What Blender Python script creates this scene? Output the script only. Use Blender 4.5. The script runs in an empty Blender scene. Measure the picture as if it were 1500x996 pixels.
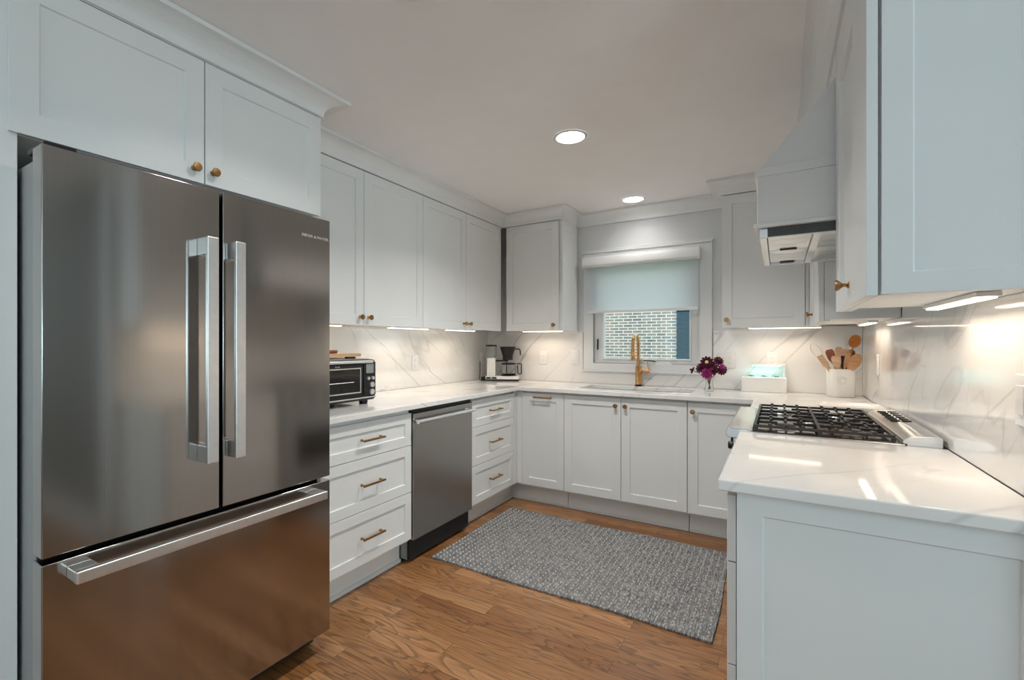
import bpy, bmesh, math, random
from mathutils import Vector, Matrix
random.seed(7)
S = bpy.context.scene
C = S.collection
PI = math.pi

# ------------------------------------------------------------------ camera
cd = bpy.data.cameras.new('camera'); cam = bpy.data.objects.new('camera', cd); C.objects.link(cam)
cam.location = (0, 0, 1.2555); cam.rotation_euler = (PI/2, 0, math.radians(32.308))
cd.sensor_width = 36; cd.lens = 36*697.12/1500
cd.shift_x = 50.44/1500; cd.shift_y = 4.65/1500
cd.clip_start = .02
S.camera = cam
# ------------------------------------------------------------------ view, world
S.view_settings.view_transform = 'Standard'; S.view_settings.look = 'None'
S.view_settings.gamma = 1; S.view_settings.use_curve_mapping = False
S.view_settings.exposure = 0.20
W = bpy.data.worlds.new('world'); S.world = W; W.use_nodes = True
wb = W.node_tree.nodes['Background']; wb.inputs[0].default_value = (.80, .90, 1.0, 1); wb.inputs[1].default_value = 1.9

def area(name, loc, rot, sx, sy, power, col, spread=180, shape='RECTANGLE'):
    l = bpy.data.lights.new(name, 'AREA'); l.shape = shape; l.size = sx
    if shape == 'RECTANGLE': l.size_y = sy
    l.energy = power; l.color = col; l.spread = math.radians(spread)
    o = bpy.data.objects.new(name, l); C.objects.link(o); o.location = loc; o.rotation_euler = rot
    return o
# daylight through the window behind the camera, plus an added side fill
area('daylight_rear_window', (-1.0, -2.52, 1.35), (-PI/2, 0, PI), 2.2, 1.6, 3, (.66, .90, 1.0))
area('side_uplight_fill', (3.80, -1.3, 1.30), Vector((-.50, .22, 1.0)).to_track_quat('-Z', 'Y').to_euler(), 1.3, 1.3, 98, (.66, .90, 1.0))  # added fill inside the side window, tilted up to brighten ceiling and cabinets
sl = bpy.data.lights.new('sun', 'SUN'); sl.energy = 1.6; sl.angle = .05; sl.color = (1, .97, .92)
so = bpy.data.objects.new('sun', sl); C.objects.link(so); so.rotation_euler = Vector((.60,-.10,-.78)).to_track_quat('-Z','Y').to_euler()
CAN_W, BAR_W = 11.8, .72
CAN_COL, BAR_COL = (1.0, .965, .93), (1.0, .84, .66)

# ------------------------------------------------------------------ materials
def mat(name, col=(.8,.8,.8), rough=.5, metal=0, **kw):
    m = bpy.data.materials.new(name); m.use_nodes = True
    b = m.node_tree.nodes['Principled BSDF']
    b.inputs['Base Color'].default_value = (*col, 1); b.inputs['Roughness'].default_value = rough
    b.inputs['Metallic'].default_value = metal
    for k, v in kw.items(): b.inputs[k.replace('_', ' ')].default_value = v
    return m
class NT:
    def __init__(s, m): s.t = m.node_tree; s.b = s.t.nodes['Principled BSDF']
    def n(s, typ, **kw):
        x = s.t.nodes.new(typ)
        for k, v in kw.items():
            if k.startswith('i_'):
                key = k[2:]; key = int(key) if key.isdigit() else key.replace('_', ' ')
                x.inputs[key].default_value = v
            else: setattr(x, k, v)
        return x
    def l(s, a, b): s.t.links.new(a, b)
    def pos(s): return s.n('ShaderNodeNewGeometry').outputs['Position']
    def mapping(s, src, scale=(1,1,1), rot=(0,0,0), loc=(0,0,0)):
        m = s.n('ShaderNodeMapping'); m.inputs['Scale'].default_value = scale
        m.inputs['Rotation'].default_value = rot; m.inputs['Location'].default_value = loc
        s.l(src, m.inputs[0]); return m.outputs[0]
    def noise(s, src, scale, detail=4, rough=.5, dist=0):
        x = s.n('ShaderNodeTexNoise'); x.inputs['Scale'].default_value = scale; x.inputs['Detail'].default_value = detail
        x.inputs['Roughness'].default_value = rough; x.inputs['Distortion'].default_value = dist
        s.l(src, x.inputs['Vector']); return x
    def ramp(s, src, stops):
        r = s.n('ShaderNodeValToRGB'); e = r.color_ramp.elements
        while len(e) < len(stops): e.new(.5)
        for i, (p, c) in enumerate(stops):
            e[i].position = p; e[i].color = (*c, 1) if len(c) == 3 else c
        s.l(src, r.inputs[0]); return r.outputs[0]
    def mix(s, fac, a, b, blend='MIX'):
        x = s.n('ShaderNodeMix'); x.data_type = 'RGBA'; x.blend_type = blend
        for v, k in ((fac, 0), (a, 6), (b, 7)):
            if isinstance(v, (int, float)): x.inputs[k].default_value = v
            elif isinstance(v, tuple): x.inputs[k].default_value = (*v, 1)
            else: s.l(v, x.inputs[k])
        return x.outputs[2]
    def math(s, op, a, b=None):
        x = s.n('ShaderNodeMath', operation=op)
        for i, v in enumerate((a, b)):
            if v is None: continue
            if isinstance(v, (int, float)): x.inputs[i].default_value = v
            else: s.l(v, x.inputs[i])
        return x.outputs[0]
    def bump(s, h, strength=.2, dist=.01):
        b = s.n('ShaderNodeBump'); b.inputs['Strength'].default_value = strength; b.inputs['Distance'].default_value = dist
        s.l(h, b.inputs['Height']); s.l(b.outputs[0], s.b.inputs['Normal'])
    def col(s, c): s.l(c, s.b.inputs['Base Color'])

def speck(m, scale, a, b, bumpy=0):
    t = NT(m); n = t.noise(t.pos(), scale, 3)
    t.col(t.ramp(n.outputs['Fac'], [(.3, a), (.7, b)]))
    if bumpy: t.bump(n.outputs['Fac'], bumpy, .002)
    return m
M = {}
M['paint'] = speck(mat('cabinet paint', rough=.38), 3, (.775,.785,.775), (.80,.805,.79))
M['trim'] = speck(mat('trim paint', rough=.42), 4, (.79,.79,.78), (.81,.81,.80))
M['wall'] = speck(mat('wall paint', rough=.6), 5, (.70,.71,.715), (.72,.73,.735), .05)
M['taupe'] = speck(mat('taupe paint', rough=.7), 5, (.20,.185,.165), (.22,.20,.18), .05)
M['ceil'] = speck(mat('ceiling paint', rough=.75), 6, (.88,.855,.845), (.90,.875,.865), .05)
M['brass'] = speck(mat('aged brass', rough=.3, metal=1), 60, (.30,.17,.065), (.44,.27,.11))
M['gold'] = speck(mat('champagne bronze', rough=.24, metal=1), 40, (.60,.33,.14), (.70,.40,.18))
M['handle'] = speck(mat('satin aluminium', rough=.34, metal=1), 50, (.80,.81,.81), (.86,.87,.87))
M['black'] = speck(mat('black plastic', rough=.35), 40, (.012,.011,.011), (.02,.018,.018))
M['black'].node_tree.nodes['Principled BSDF'].inputs['Specular IOR Level'].default_value = .3
M['iron'] = speck(mat('black cast iron', rough=.42), 120, (.012,.010,.010), (.03,.026,.025), .3)
M['enamel'] = speck(mat('black enamel', rough=.12), 30, (.014,.012,.012), (.02,.017,.016))
M['gunmetal'] = speck(mat('dark grey metal', rough=.45, metal=.6), 30, (.07,.072,.07), (.085,.088,.085))
M['faint'] = mat('faint grey print', (.58,.56,.54), .4)
M['dark'] = speck(mat('matte black', rough=.7), 10, (.008,.008,.009), (.014,.014,.015))  # flat black of gasket, grille, toe panels, kick plate and vent slots
M['white_gloss'] = speck(mat('white ceramic', rough=.18), 8, (.80,.78,.75), (.84,.82,.79))
M['white_plastic'] = speck(mat('white plastic', rough=.4), 8, (.82,.81,.80), (.86,.85,.84))
M['socket'] = mat('socket grey', (.45,.44,.43), .5)
M['crimson'] = speck(mat('dark crimson petals', rough=.6), 90, (.035,.002,.012), (.16,.006,.045))
M['magenta'] = speck(mat('magenta petals', rough=.6), 90, (.32,.01,.16), (.52,.03,.27))
M['yellow'] = mat('pale yellow', (.75,.62,.25), .7)
M['green'] = speck(mat('leaf green', rough=.6), 60, (.03,.16,.08), (.08,.30,.16))
M['stem'] = speck(mat('brown green stems', rough=.6), 60, (.16,.10,.03), (.28,.18,.06))
M['screen'] = mat('grey display', (.25,.28,.26), .25)
M['copper'] = speck(mat('orange wood', rough=.45), 20, (.45,.15,.025), (.62,.24,.05))

def steel(name, a, b, rough, axis='z', tint=(1,1,1)):
    m = mat(name, rough=rough, metal=1); t = NT(m)
    sc = {'z': (300,300,.8), 'h': (3,3,420)}[axis]
    n = t.noise(t.mapping(t.pos(), sc), 1, 3)
    lo = tuple(a*k for k in tint); hi = tuple(b*k for k in tint)
    t.col(t.ramp(n.outputs['Fac'], [(.3, lo), (.7, hi)]))
    tg = t.n('ShaderNodeTangent', direction_type='RADIAL', axis='Z'); t.l(tg.outputs[0], m.node_tree.nodes['Principled BSDF'].inputs['Tangent'])
    t.bump(n.outputs['Fac'], .012, .001)
    m.node_tree.nodes['Principled BSDF'].inputs['Anisotropic'].default_value = .75; t.b.inputs['Anisotropic Rotation'].default_value = .25
    return m
M['steel'] = steel('warm brushed stainless', .40, .42, .13, 'z', (.98,.92,.87))
M['steel_dw'] = steel('grey brushed stainless', .37, .40, .24, 'h', (1.0,.95,.9))
M['steel_light'] = steel('light stainless', .68, .74, .28, 'h')
M['steel_side'] = steel('grey coated steel side', .42, .46, .45, 'z')
M['sink'] = steel('satin sink steel', .72, .78, .38, 'h')

def glass(name, col, rough=0.0, ior=1.45):
    m = mat(name, col, rough); b = m.node_tree.nodes['Principled BSDF']
    b.inputs['Transmission Weight'].default_value = 1; b.inputs['IOR'].default_value = ior
    return m
M['glass'] = glass('clear glass', (.93,.95,.95))
M['oven_glass'] = mat('dark oven glass', (.012,.011,.010), .06)
def pane():
    m = bpy.data.materials.new('window pane'); m.use_nodes = True; t = m.node_tree; t.nodes.clear()
    o = t.nodes.new('ShaderNodeOutputMaterial'); g = t.nodes.new('ShaderNodeBsdfGlossy'); tr = t.nodes.new('ShaderNodeBsdfTransparent')
    g.inputs['Roughness'].default_value = .02; tr.inputs[0].default_value = (.92,.97,.97,1)
    mx = t.nodes.new('ShaderNodeMixShader'); mx.inputs[0].default_value = .035
    t.links.new(tr.outputs[0], mx.inputs[1]); t.links.new(g.outputs[0], mx.inputs[2]); t.links.new(mx.outputs[0], o.inputs[0])
    return m
M['pane'] = pane()
def shade():
    m = bpy.data.materials.new('translucent roller fabric'); m.use_nodes = True; t = m.node_tree; t.nodes.clear()
    o = t.nodes.new('ShaderNodeOutputMaterial'); d = t.nodes.new('ShaderNodeBsdfDiffuse'); tr = t.nodes.new('ShaderNodeBsdfTranslucent')
    d.inputs[0].default_value = (.72,.74,.74,1); tr.inputs[0].default_value = (.95,.96,.98,1)
    wv = t.nodes.new('ShaderNodeTexNoise'); wv.inputs['Scale'].default_value = 400
    mx = t.nodes.new('ShaderNodeMixShader'); mx.inputs[0].default_value = .72
    t.links.new(d.outputs[0], mx.inputs[1]); t.links.new(tr.outputs[0], mx.inputs[2]); t.links.new(mx.outputs[0], o.inputs[0])
    return m
M['shade'] = shade()
def emit(name, col, s):
    m = mat(name, col, .5); b = m.node_tree.nodes['Principled BSDF']
    b.inputs['Emission Color'].default_value = (*col, 1); b.inputs['Emission Strength'].default_value = s
    return m
M['can_emit'] = emit('lit downlight lens', (.97,.98,1.0), 9)
M['bar_emit'] = emit('lit warm diffuser', (1.0,.88,.72), 3.2)
M['grow_emit'] = emit('lit grow lamp', (.62,1.0,.93), 1.2)

def quartz():
    m = mat('white veined quartz', rough=.055); t = NT(m); p = t.pos()
    def vein(scale, rot, w, seed, stretch=(1,1,1)):
        q = t.mapping(t.mapping(p, (1,1,1), rot, (seed, seed*.7, seed*1.3)), stretch)
        warp = t.noise(q, scale*2.2, 5, .6)
        v = t.n('ShaderNodeVectorMath', operation='MULTIPLY_ADD')
        t.l(warp.outputs['Color'], v.inputs[0]); v.inputs[1].default_value = (.16,.16,.16); t.l(q, v.inputs[2])
        n = t.noise(v.outputs[0], scale, 2, .4)
        d = t.math('ABSOLUTE', t.math('SUBTRACT', n.outputs['Fac'], .5))
        f = t.n('ShaderNodeMapRange'); f.inputs['From Min'].default_value = 0; f.inputs['From Max'].default_value = w
        f.inputs['To Min'].default_value = 1; f.inputs['To Max'].default_value = 0; t.l(d, f.inputs['Value'])
        msk = t.noise(q, scale*1.3, 2); mk = t.n('ShaderNodeMapRange'); mk.inputs['From Min'].default_value = .42; mk.inputs['From Max'].default_value = .62
        t.l(msk.outputs['Fac'], mk.inputs['Value'])
        return t.math('MULTIPLY', f.outputs[0], mk.outputs[0])
    v1 = vein(1.0, (.55,.70,.35), .010, 3.1, (.55,.7,3.2)); v2 = vein(1.5, (.75,.60,.5), .012, 8.7, (.6,.8,3.6))
    cl = t.noise(p, 1.6, 4)
    base = t.ramp(cl.outputs['Fac'], [(.3, (.78,.76,.74)), (.7, (.88,.86,.83))])
    c = t.mix(t.math('MULTIPLY', v1, .62), base, (.38,.37,.37)); c = t.mix(t.math('MULTIPLY', v2, .40), c, (.46,.43,.40))
    t.col(c); m.node_tree.nodes['Principled BSDF'].inputs['Specular IOR Level'].default_value = .5
    return m
M['quartz'] = quartz()

def oak():
    m = mat('oak floorboards', rough=.30); t = NT(m); p = t.pos()
    br = t.n('ShaderNodeTexBrick'); br.offset = .37; br.offset_frequency = 2; br.squash = 1
    br.inputs['Scale'].default_value = 1; br.inputs['Mortar Size'].default_value = .0009; br.inputs['Mortar Smooth'].default_value = .2
    br.inputs['Brick Width'].default_value = .95; br.inputs['Row Height'].default_value = .083; br.inputs['Bias'].default_value = 0
    br.inputs['Color1'].default_value = (0,0,0,1); br.inputs['Color2'].default_value = (1,1,1,1); br.inputs['Mortar'].default_value = (.5,.5,.5,1)
    t.l(t.mapping(p, (1,1,1), (0,0,0), (.2,.03,0)), br.inputs['Vector'])
    tone = br.outputs['Color']
    # per board offset of the grain
    off = t.n('ShaderNodeVectorMath', operation='MULTIPLY_ADD'); t.l(tone, off.inputs[0]); off.inputs[1].default_value = (7,3,5); t.l(p, off.inputs[2])
    g0 = t.noise(t.mapping(off.outputs[0], (1.3,9,1)), 1.0, 3, .5, .6)
    rings = t.math('FRACT', t.math('MULTIPLY', g0.outputs['Fac'], 13))
    ringc = t.ramp(rings, [(.0, (1,1,1)), (.55, (.80,.80,.80)), (.9, (.22,.22,.22)), (1, (.8,.8,.8))])
    fine = t.noise(t.mapping(off.outputs[0], (5,160,1)), 1.0, 4, .6)
    base = t.ramp(tone, [(0, (.27,.112,.038)), (.35, (.345,.158,.058)), (.7, (.415,.20,.080)), (1, (.475,.24,.105))])
    c = t.mix(.62, base, t.mix(1.0, base, ringc, 'MULTIPLY'))
    c = t.mix(.35, c, t.mix(1.0, c, t.ramp(fine.outputs['Fac'], [(.35, (.45,.40,.36)), (.6, (1.1,1.1,1.1))]), 'MULTIPLY'))
    c = t.mix(br.outputs['Fac'], c, (.05,.022,.01))
    t.col(c); t.bump(t.math('MULTIPLY', t.math('ADD', fine.outputs['Fac'], t.math('MULTIPLY', br.outputs['Fac'], -2)), 1), .08, .002)
    return m
M['oak'] = oak()

def wood(name, a, b, axis=(1,14,14), rough=.5):
    m = mat(name, rough=rough); t = NT(m)
    tc = t.n('ShaderNodeTexCoord').outputs['Object']
    n = t.noise(t.mapping(tc, axis), 6, 4, .6, .4)
    t.col(t.ramp(n.outputs['Fac'], [(.3, a), (.7, b)])); return m
M['w_pale'] = wood('pale beech', (.50,.30,.17), (.68,.45,.28))
M['w_mid'] = wood('olive wood', (.42,.20,.08), (.62,.34,.16))
M['w_orange'] = wood('orange cherry wood', (.44,.13,.015), (.62,.22,.03))
M['w_red'] = wood('reddish wood', (.22,.05,.02), (.36,.10,.04))
M['w_board'] = wood('maple board', (.50,.29,.14), (.66,.42,.24), (14,1,14))
M['w_dark'] = wood('walnut board', (.14,.045,.015), (.30,.11,.04), (14,1,14))

def rugm():
    m = mat('grey woven wool', rough=.95); t = NT(m); p = t.pos()
    sep = t.n('ShaderNodeSeparateXYZ'); t.l(p, sep.inputs[0])
    n1 = t.noise(t.mapping(p, (170,22,1)), 1.0, 3, .6); n2 = t.noise(p, 9, 3)
    c = t.ramp(n1.outputs['Fac'], [(.28, (.055,.053,.053)), (.5, (.20,.197,.195)), (.72, (.50,.49,.48))])
    c = t.mix(.5, c, t.mix(1.0, c, t.ramp(n2.outputs['Fac'], [(.3, (.62,.62,.64)), (.7, (1.25,1.24,1.2))]), 'MULTIPLY'))
    t.col(c); t.bump(n1.outputs['Fac'], .7, .006); return m
M['rug'] = rugm()
M['rug_dot'] = speck(mat('cream wool knots', rough=.95), 60, (.52,.51,.50), (.68,.67,.65))

def brickm():
    m = mat('painted brick', rough=.9); t = NT(m); p = t.pos()
    q = t.mapping(p, (1,1,1), (PI/2,0,0))
    br = t.n('ShaderNodeTexBrick'); br.inputs['Scale'].default_value = 1
    br.inputs['Brick Width'].default_value = .245; br.inputs['Row Height'].default_value = .080
    br.inputs['Mortar Size'].default_value = .0135; br.inputs['Mortar Smooth'].default_value = .3; br.inputs['Bias'].default_value = .0
    br.inputs['Color1'].default_value = (.16,.13,.12,1); br.inputs['Color2'].default_value = (.50,.27,.19,1)
    br.inputs['Mortar'].default_value = (.72,.74,.74,1); t.l(q, br.inputs['Vector'])
    n = t.noise(p, 2.6, 3); c = t.mix(.5, br.outputs['Color'], t.ramp(n.outputs['Fac'], [(.35, (.22,.24,.26)), (.65, (.55,.42,.34))]))
    c = t.mix(br.outputs['Fac'], c, (.82,.78,.70)); t.col(c); t.bump(br.outputs['Fac'], .3, .01); return m
M['brick'] = brickm()
M['teal'] = speck(mat('teal shutter paint', rough=.8), 12, (.0,.035,.055), (.001,.045,.07))
M['teal'].node_tree.nodes['Principled BSDF'].inputs['Specular IOR Level'].default_value = .05
M['grass'] = speck(mat('lawn', rough=.95), 4, (.05,.12,.03), (.10,.2,.06))

# ------------------------------------------------------------------ mesh helpers (world coordinates)
def BM(): return bmesh.new()
def box(bm, x0, x1, y0, y1, z0, z1):
    x0, x1 = sorted((x0, x1)); y0, y1 = sorted((y0, y1)); z0, z1 = sorted((z0, z1))
    v = [bm.verts.new(p) for p in ((x0,y0,z0),(x1,y0,z0),(x1,y1,z0),(x0,y1,z0),(x0,y0,z1),(x1,y0,z1),(x1,y1,z1),(x0,y1,z1))]
    for f in ((3,2,1,0),(4,5,6,7),(0,1,5,4),(1,2,6,5),(2,3,7,6),(3,0,4,7)): bm.faces.new([v[i] for i in f])
    return bm
def prism(bm, pts, axis, a, b):
    """extrude a 2D polygon: axis 'x' pts=(y,z), 'y' pts=(x,z), 'z' pts=(x,y)"""
    def P(p, t): return {'x': (t,p[0],p[1]), 'y': (p[0],t,p[1]), 'z': (p[0],p[1],t)}[axis]
    A = [bm.verts.new(P(p, a)) for p in pts]; B = [bm.verts.new(P(p, b)) for p in pts]
    n = len(pts); bm.faces.new(A); bm.faces.new(B[::-1])
    for i in range(n): bm.faces.new((A[i], B[i], B[(i+1) % n], A[(i+1) % n]))
    return bm
def frame_of(ax):
    ax = Vector(ax).normalized(); up = Vector((0,0,1)) if abs(ax.z) < .9 else Vector((1,0,0))
    u = up.cross(ax).normalized(); return u, ax.cross(u), ax
def lathe(bm, o, ax, prof, seg=20, sx=1, sy=1, closed=True):
    u, w, a = frame_of(ax); o = Vector(o); rings = []
    for r, d in prof:
        if r < 1e-6: rings.append([bm.verts.new(o + a*d)])
        else: rings.append([bm.verts.new(o + a*d + (u*math.cos(2*PI*i/seg)*sx + w*math.sin(2*PI*i/seg)*sy)*r) for i in range(seg)])
    for A, B in zip(rings, rings[1:]):
        for i in range(seg):
            j = (i+1) % seg
            if len(A) == 1 and len(B) == 1: continue
            if len(A) == 1: bm.faces.new((A[0], B[i], B[j]))
            elif len(B) == 1: bm.faces.new((A[i], A[j], B[0]))
            else: bm.faces.new((A[i], A[j], B[j], B[i]))
    if closed:
        for R in (rings[0], rings[-1]):
            if len(R) > 1: bm.faces.new(R)
    return bm
def tube(bm, pts, r, seg=10, flat=1.0):
    pts = [Vector(p) for p in pts]; n = len(pts); rs = r if isinstance(r, (list, tuple)) else [r]*n
    rings = []; prev = None
    for i, p in enumerate(pts):
        d = (pts[min(i+1, n-1)] - pts[max(i-1, 0)]).normalized()
        if prev is None: u = frame_of(d)[0]
        else:
            u = prev - d*prev.dot(d); u = u.normalized() if u.length > 1e-6 else frame_of(d)[0]
        prev = u; w = d.cross(u)
        rings.append([bm.verts.new(p + (u*math.cos(2*PI*k/seg) + w*math.sin(2*PI*k/seg)*flat)*rs[i]) for k in range(seg)])
    for A, B in zip(rings, rings[1:]):
        for k in range(seg): bm.faces.new((A[k], A[(k+1) % seg], B[(k+1) % seg], B[k]))
    bm.faces.new(rings[0][::-1]); bm.faces.new(rings[-1]); return bm
def cells(bm, us, vs, solid, t0, t1, axis='z'):
    """slab made of grid cells (with holes), one welded shell"""
    def P(u, v, t): return {'z': (u,v,t), 'y': (u,t,v), 'x': (t,u,v)}[axis]
    V = {}
    def vt(i, j, k):
        if (i,j,k) not in V: V[(i,j,k)] = bm.verts.new(P(us[i], vs[j], (t0, t1)[k]))
        return V[(i,j,k)]
    nu, nv = len(us)-1, len(vs)-1
    on = lambda i, j: 0 <= i < nu and 0 <= j < nv and solid((us[i]+us[i+1])/2, (vs[j]+vs[j+1])/2)
    for i in range(nu):
        for j in range(nv):
            if not on(i, j): continue
            for k in (0, 1): bm.faces.new([vt(i,j,k), vt(i+1,j,k), vt(i+1,j+1,k), vt(i,j+1,k)])
            for di, dj, a, b in ((-1,0,(i,j),(i,j+1)), (1,0,(i+1,j),(i+1,j+1)), (0,-1,(i,j),(i+1,j)), (0,1,(i,j+1),(i+1,j+1))):
                if not on(i+di, j+dj): bm.faces.new([vt(*a,0), vt(*b,0), vt(*b,1), vt(*a,1)])
    return bm
def obj(name, bm, m, parent=None, bev=0, smooth=False, seg=2, label=None):
    bmesh.ops.recalc_face_normals(bm, faces=bm.faces)
    if parent is not None:
        o0 = Vector(parent['_w'])
        org = o0
    else:
        xs = [v.co.x for v in bm.verts]; ys = [v.co.y for v in bm.verts]; zs = [v.co.z for v in bm.verts]
        org = Vector(((min(xs)+max(xs))/2, (min(ys)+max(ys))/2, min(zs)))
    bmesh.ops.translate(bm, verts=bm.verts, vec=-org)
    me = bpy.data.meshes.new(name); bm.to_mesh(me); bm.free()
    me.materials.append(M[m] if isinstance(m, str) else m)
    if smooth:
        for p in me.polygons: p.use_smooth = True
        try: me.set_sharp_from_angle(angle=math.radians(40))
        except Exception: pass
    o = bpy.data.objects.new(name, me); C.objects.link(o)
    if parent is not None: o.parent = parent
    else: o.location = org
    o['_w'] = list(org)
    if bev:
        b = o.modifiers.new('bevel', 'BEVEL'); b.width = bev; b.segments = seg; b.limit_method = 'ANGLE'; b.angle_limit = math.radians(35)
        for p in me.polygons: p.use_smooth = True
        b.harden_normals = True
    if label: o['label'] = label
    return o
def thing(name, label, cat, loc, group=None):
    o = bpy.data.objects.new(name, None); C.objects.link(o); o.location = loc; o['_w'] = list(loc)
    o.empty_display_size = .05
    return tag(o, label, cat, group)
def tag(o, label, cat, group=None):
    o['label'] = label; o['category'] = cat
    if group: o['group'] = group
    return o
def struct(name, bm, m, bev=0, parent=None):
    o = obj(name, bm, m, parent, bev)
    if parent is None: o['kind'] = 'structure'
    return o
def dup(root, loc, rotz=0, label=None):
    r = root.copy(); C.objects.link(r); r.location = loc; r.rotation_euler = (0, 0, rotz)
    if label: r['label'] = label
    for ch in list(root.children):
        c = ch.copy(); C.objects.link(c); c.parent = r
        for g in list(ch.children):
            d = g.copy(); C.objects.link(d); d.parent = c
    return r
# oriented faces: '+x' (left run), '-y' (back run), '-x' (right run); a runs along the wall, d is outward
def pt(o, p, a, z, d=0):
    return {'+x': (p+d, a, z), '-x': (p-d, a, z), '-y': (a, p-d, z)}[o]
AX = {'+x': (1,0,0), '-x': (-1,0,0), '-y': (0,-1,0)}
def obox(bm, o, p, a0, a1, z0, z1, d0, d1):
    A = pt(o, p, a0, z0, d0); B = pt(o, p, a1, z1, d1); return box(bm, A[0], B[0], A[1], B[1], A[2], B[2])
def shaker(o, p, a0, a1, z0, z1, st=.060, rail=None, t=.020, rec=.008, stl=None, sth=None):
    """shaker panel; front plane at p. Frame with recessed centre, single shell."""
    bm = BM(); rail = rail or st; s0 = stl or st; s1 = sth or st
    def loop(x0, x1, y0, y1, d): return [bm.verts.new(pt(o, p, x, y, d)) for x, y in ((x0,y0),(x1,y0),(x1,y1),(x0,y1))]
    F = loop(a0, a1, z0, z1, 0); I = loop(a0+s0, a1-s1, z0+rail, z1-rail, 0)
    R = loop(a0+s0+.002, a1-s1-.002, z0+rail+.002, z1-rail-.002, -rec); Bk = loop(a0, a1, z0, z1, -t)
    for A, B in ((F, I), (I, R), (Bk, F)):
        for i in range(4): bm.faces.new((A[i], A[(i+1) % 4], B[(i+1) % 4], B[i]))
    bm.faces.new(R); bm.faces.new(Bk[::-1]); return bm
def knob(parent, o, p, a, z, s=1.0):
    bm = lathe(BM(), pt(o, p, a, z), AX[o], [(.0095*s,0),(.0095*s,.003),(.0055*s,.006),(.0048*s,.013),(.008*s,.017),(.0145*s,.024),(.0155*s,.028),(.014*s,.031),(0,.032)], 18)
    return obj('knob', bm, 'brass', parent, smooth=True, label='brass knob')
def pull(parent, o, p, a, z, L=.15):
    bm = BM()
    for s in (-1, 1): lathe(bm, pt(o, p, a+s*(L/2-.012), z), AX[o], [(.0075,0),(.0075,.004),(.0050,.006),(.0050,.028)], 12)
    obox(bm, o, p, a-L/2, a+L/2, z-.005, z+.005, .024, .033)
    return obj('pull_handle', bm, 'brass', parent, bev=.002, label='slim brass bar pull')
def sweep(bm, path, prof, side=1):
    """profile (out, z) swept along xy path with mitred corners; out is measured to the right (side=1) of travel"""
    n = len(path); rings = []
    for i in range(n):
        p = Vector(path[i]); ds = []
        if i > 0: ds.append((p-Vector(path[i-1])).normalized())
        if i < n-1: ds.append((Vector(path[i+1])-p).normalized())
        ns = [Vector((d.y, -d.x))*side for d in ds]
        if len(ns) == 2:
            m = (ns[0]+ns[1]); m = m/ (m.length**2) * 2 if m.length > 1e-6 else ns[0]
        else: m = ns[0]
        rings.append([bm.verts.new((p.x+m.x*q, p.y+m.y*q, z)) for q, z in prof])
    k = len(prof)
    for A, B in zip(rings, rings[1:]):
        for i in range(k): bm.faces.new((A[i], A[(i+1) % k], B[(i+1) % k], B[i]))
    bm.faces.new(rings[0]); bm.faces.new(rings[-1][::-1]); return bm

# ------------------------------------------------------------------ key dimensions
ZC, ZCB, ZCE, ZU, ZUT = .914, .884, 2.352, 1.360, 2.253
XW, XE, YN_, YR = -2.400, .475, 3.972, -2.6        # left wall, right wall, back wall, rear wall
# ------------------------------------------------------------------ room shell
struct('floor', box(BM(), -2.6, 4.5, -2.8, 4.15, -.06, 0), 'oak')
struct('ceiling', box(BM(), -2.6, 4.5, -2.8, 4.15, ZCE, ZCE+.08), 'ceil')
struct('wall_left', box(BM(), -2.6, XW, YR, YN_, 0, ZCE), 'wall')
WX0, WX1, WZ0, WZ1 = -1.345, -.495, 1.075, 1.945      # window opening
struct('wall_far', cells(BM(), [-2.6, WX0, WX1, XE+.12], [0, WZ0, WZ1, ZCE], lambda u, v: not (WX0 < u < WX1 and WZ0 < v < WZ1), YN_, YN_+.16, 'y'), 'wall')
struct('wall_right', box(BM(), XE, XE+.12, 1.30, YN_, 0, ZCE), 'wall')
struct('wall_return', box(BM(), XE+.12, 4.4, 1.30, 1.42, 0, ZCE), 'taupe')
struct('wall_side', cells(BM(), [YR, -2.2, -.4, 1.30], [0, .6, 2.1, ZCE], lambda u, v: not (-2.2 < u < -.4 and .6 < v < 2.1), 4.4, 4.52, 'x'), 'taupe')
struct('wall_rear', cells(BM(), [-2.6, -2.1, .1, 4.52], [0, .55, 2.15, ZCE], lambda u, v: not (-2.1 < u < .1 and .55 < v < 2.15), YR-.12, YR, 'y'), 'taupe')
def rear_window(name, fn, a0, a1, z0, z1):
    bm = BM()
    for u0, u1, v0, v1 in ((a0,a1,z0,z0+.06),(a0,a1,z1-.06,z1),(a0,a0+.06,z0+.06,z1-.06),(a1-.06,a1,z0+.06,z1-.06),((a0+a1)/2-.03,(a0+a1)/2+.03,z0+.06,z1-.06)):
        fn(bm, u0, u1, v0, v1, .03, .09)
    f = struct(name, bm, 'trim')
    g = BM(); fn(g, a0+.06, a1-.06, z0+.06, z1-.06, .055, .06); obj('glass_pane', g, 'pane', f)
rear_window('window_2', lambda bm, a, b, c, d, e, f: box(bm, a, b, YR-e, YR-f, c, d), -2.1, .1, .55, 2.15)
rear_window('window_3', lambda bm, a, b, c, d, e, f: box(bm, 4.4+e, 4.4+f, a, b, c, d), -2.2, -.4, .6, 2.1)
for n, b in (('baseboard_return', (XE+.14, 4.39, 1.284, 1.30)), ('baseboard_rear', (-2.39, 4.39, YR, YR+.016)), ('baseboard_left', (XW, XW+.016, YR+.02, .18))):
    struct(n, box(BM(), *b, 0, .13), 'trim', .004)

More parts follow.
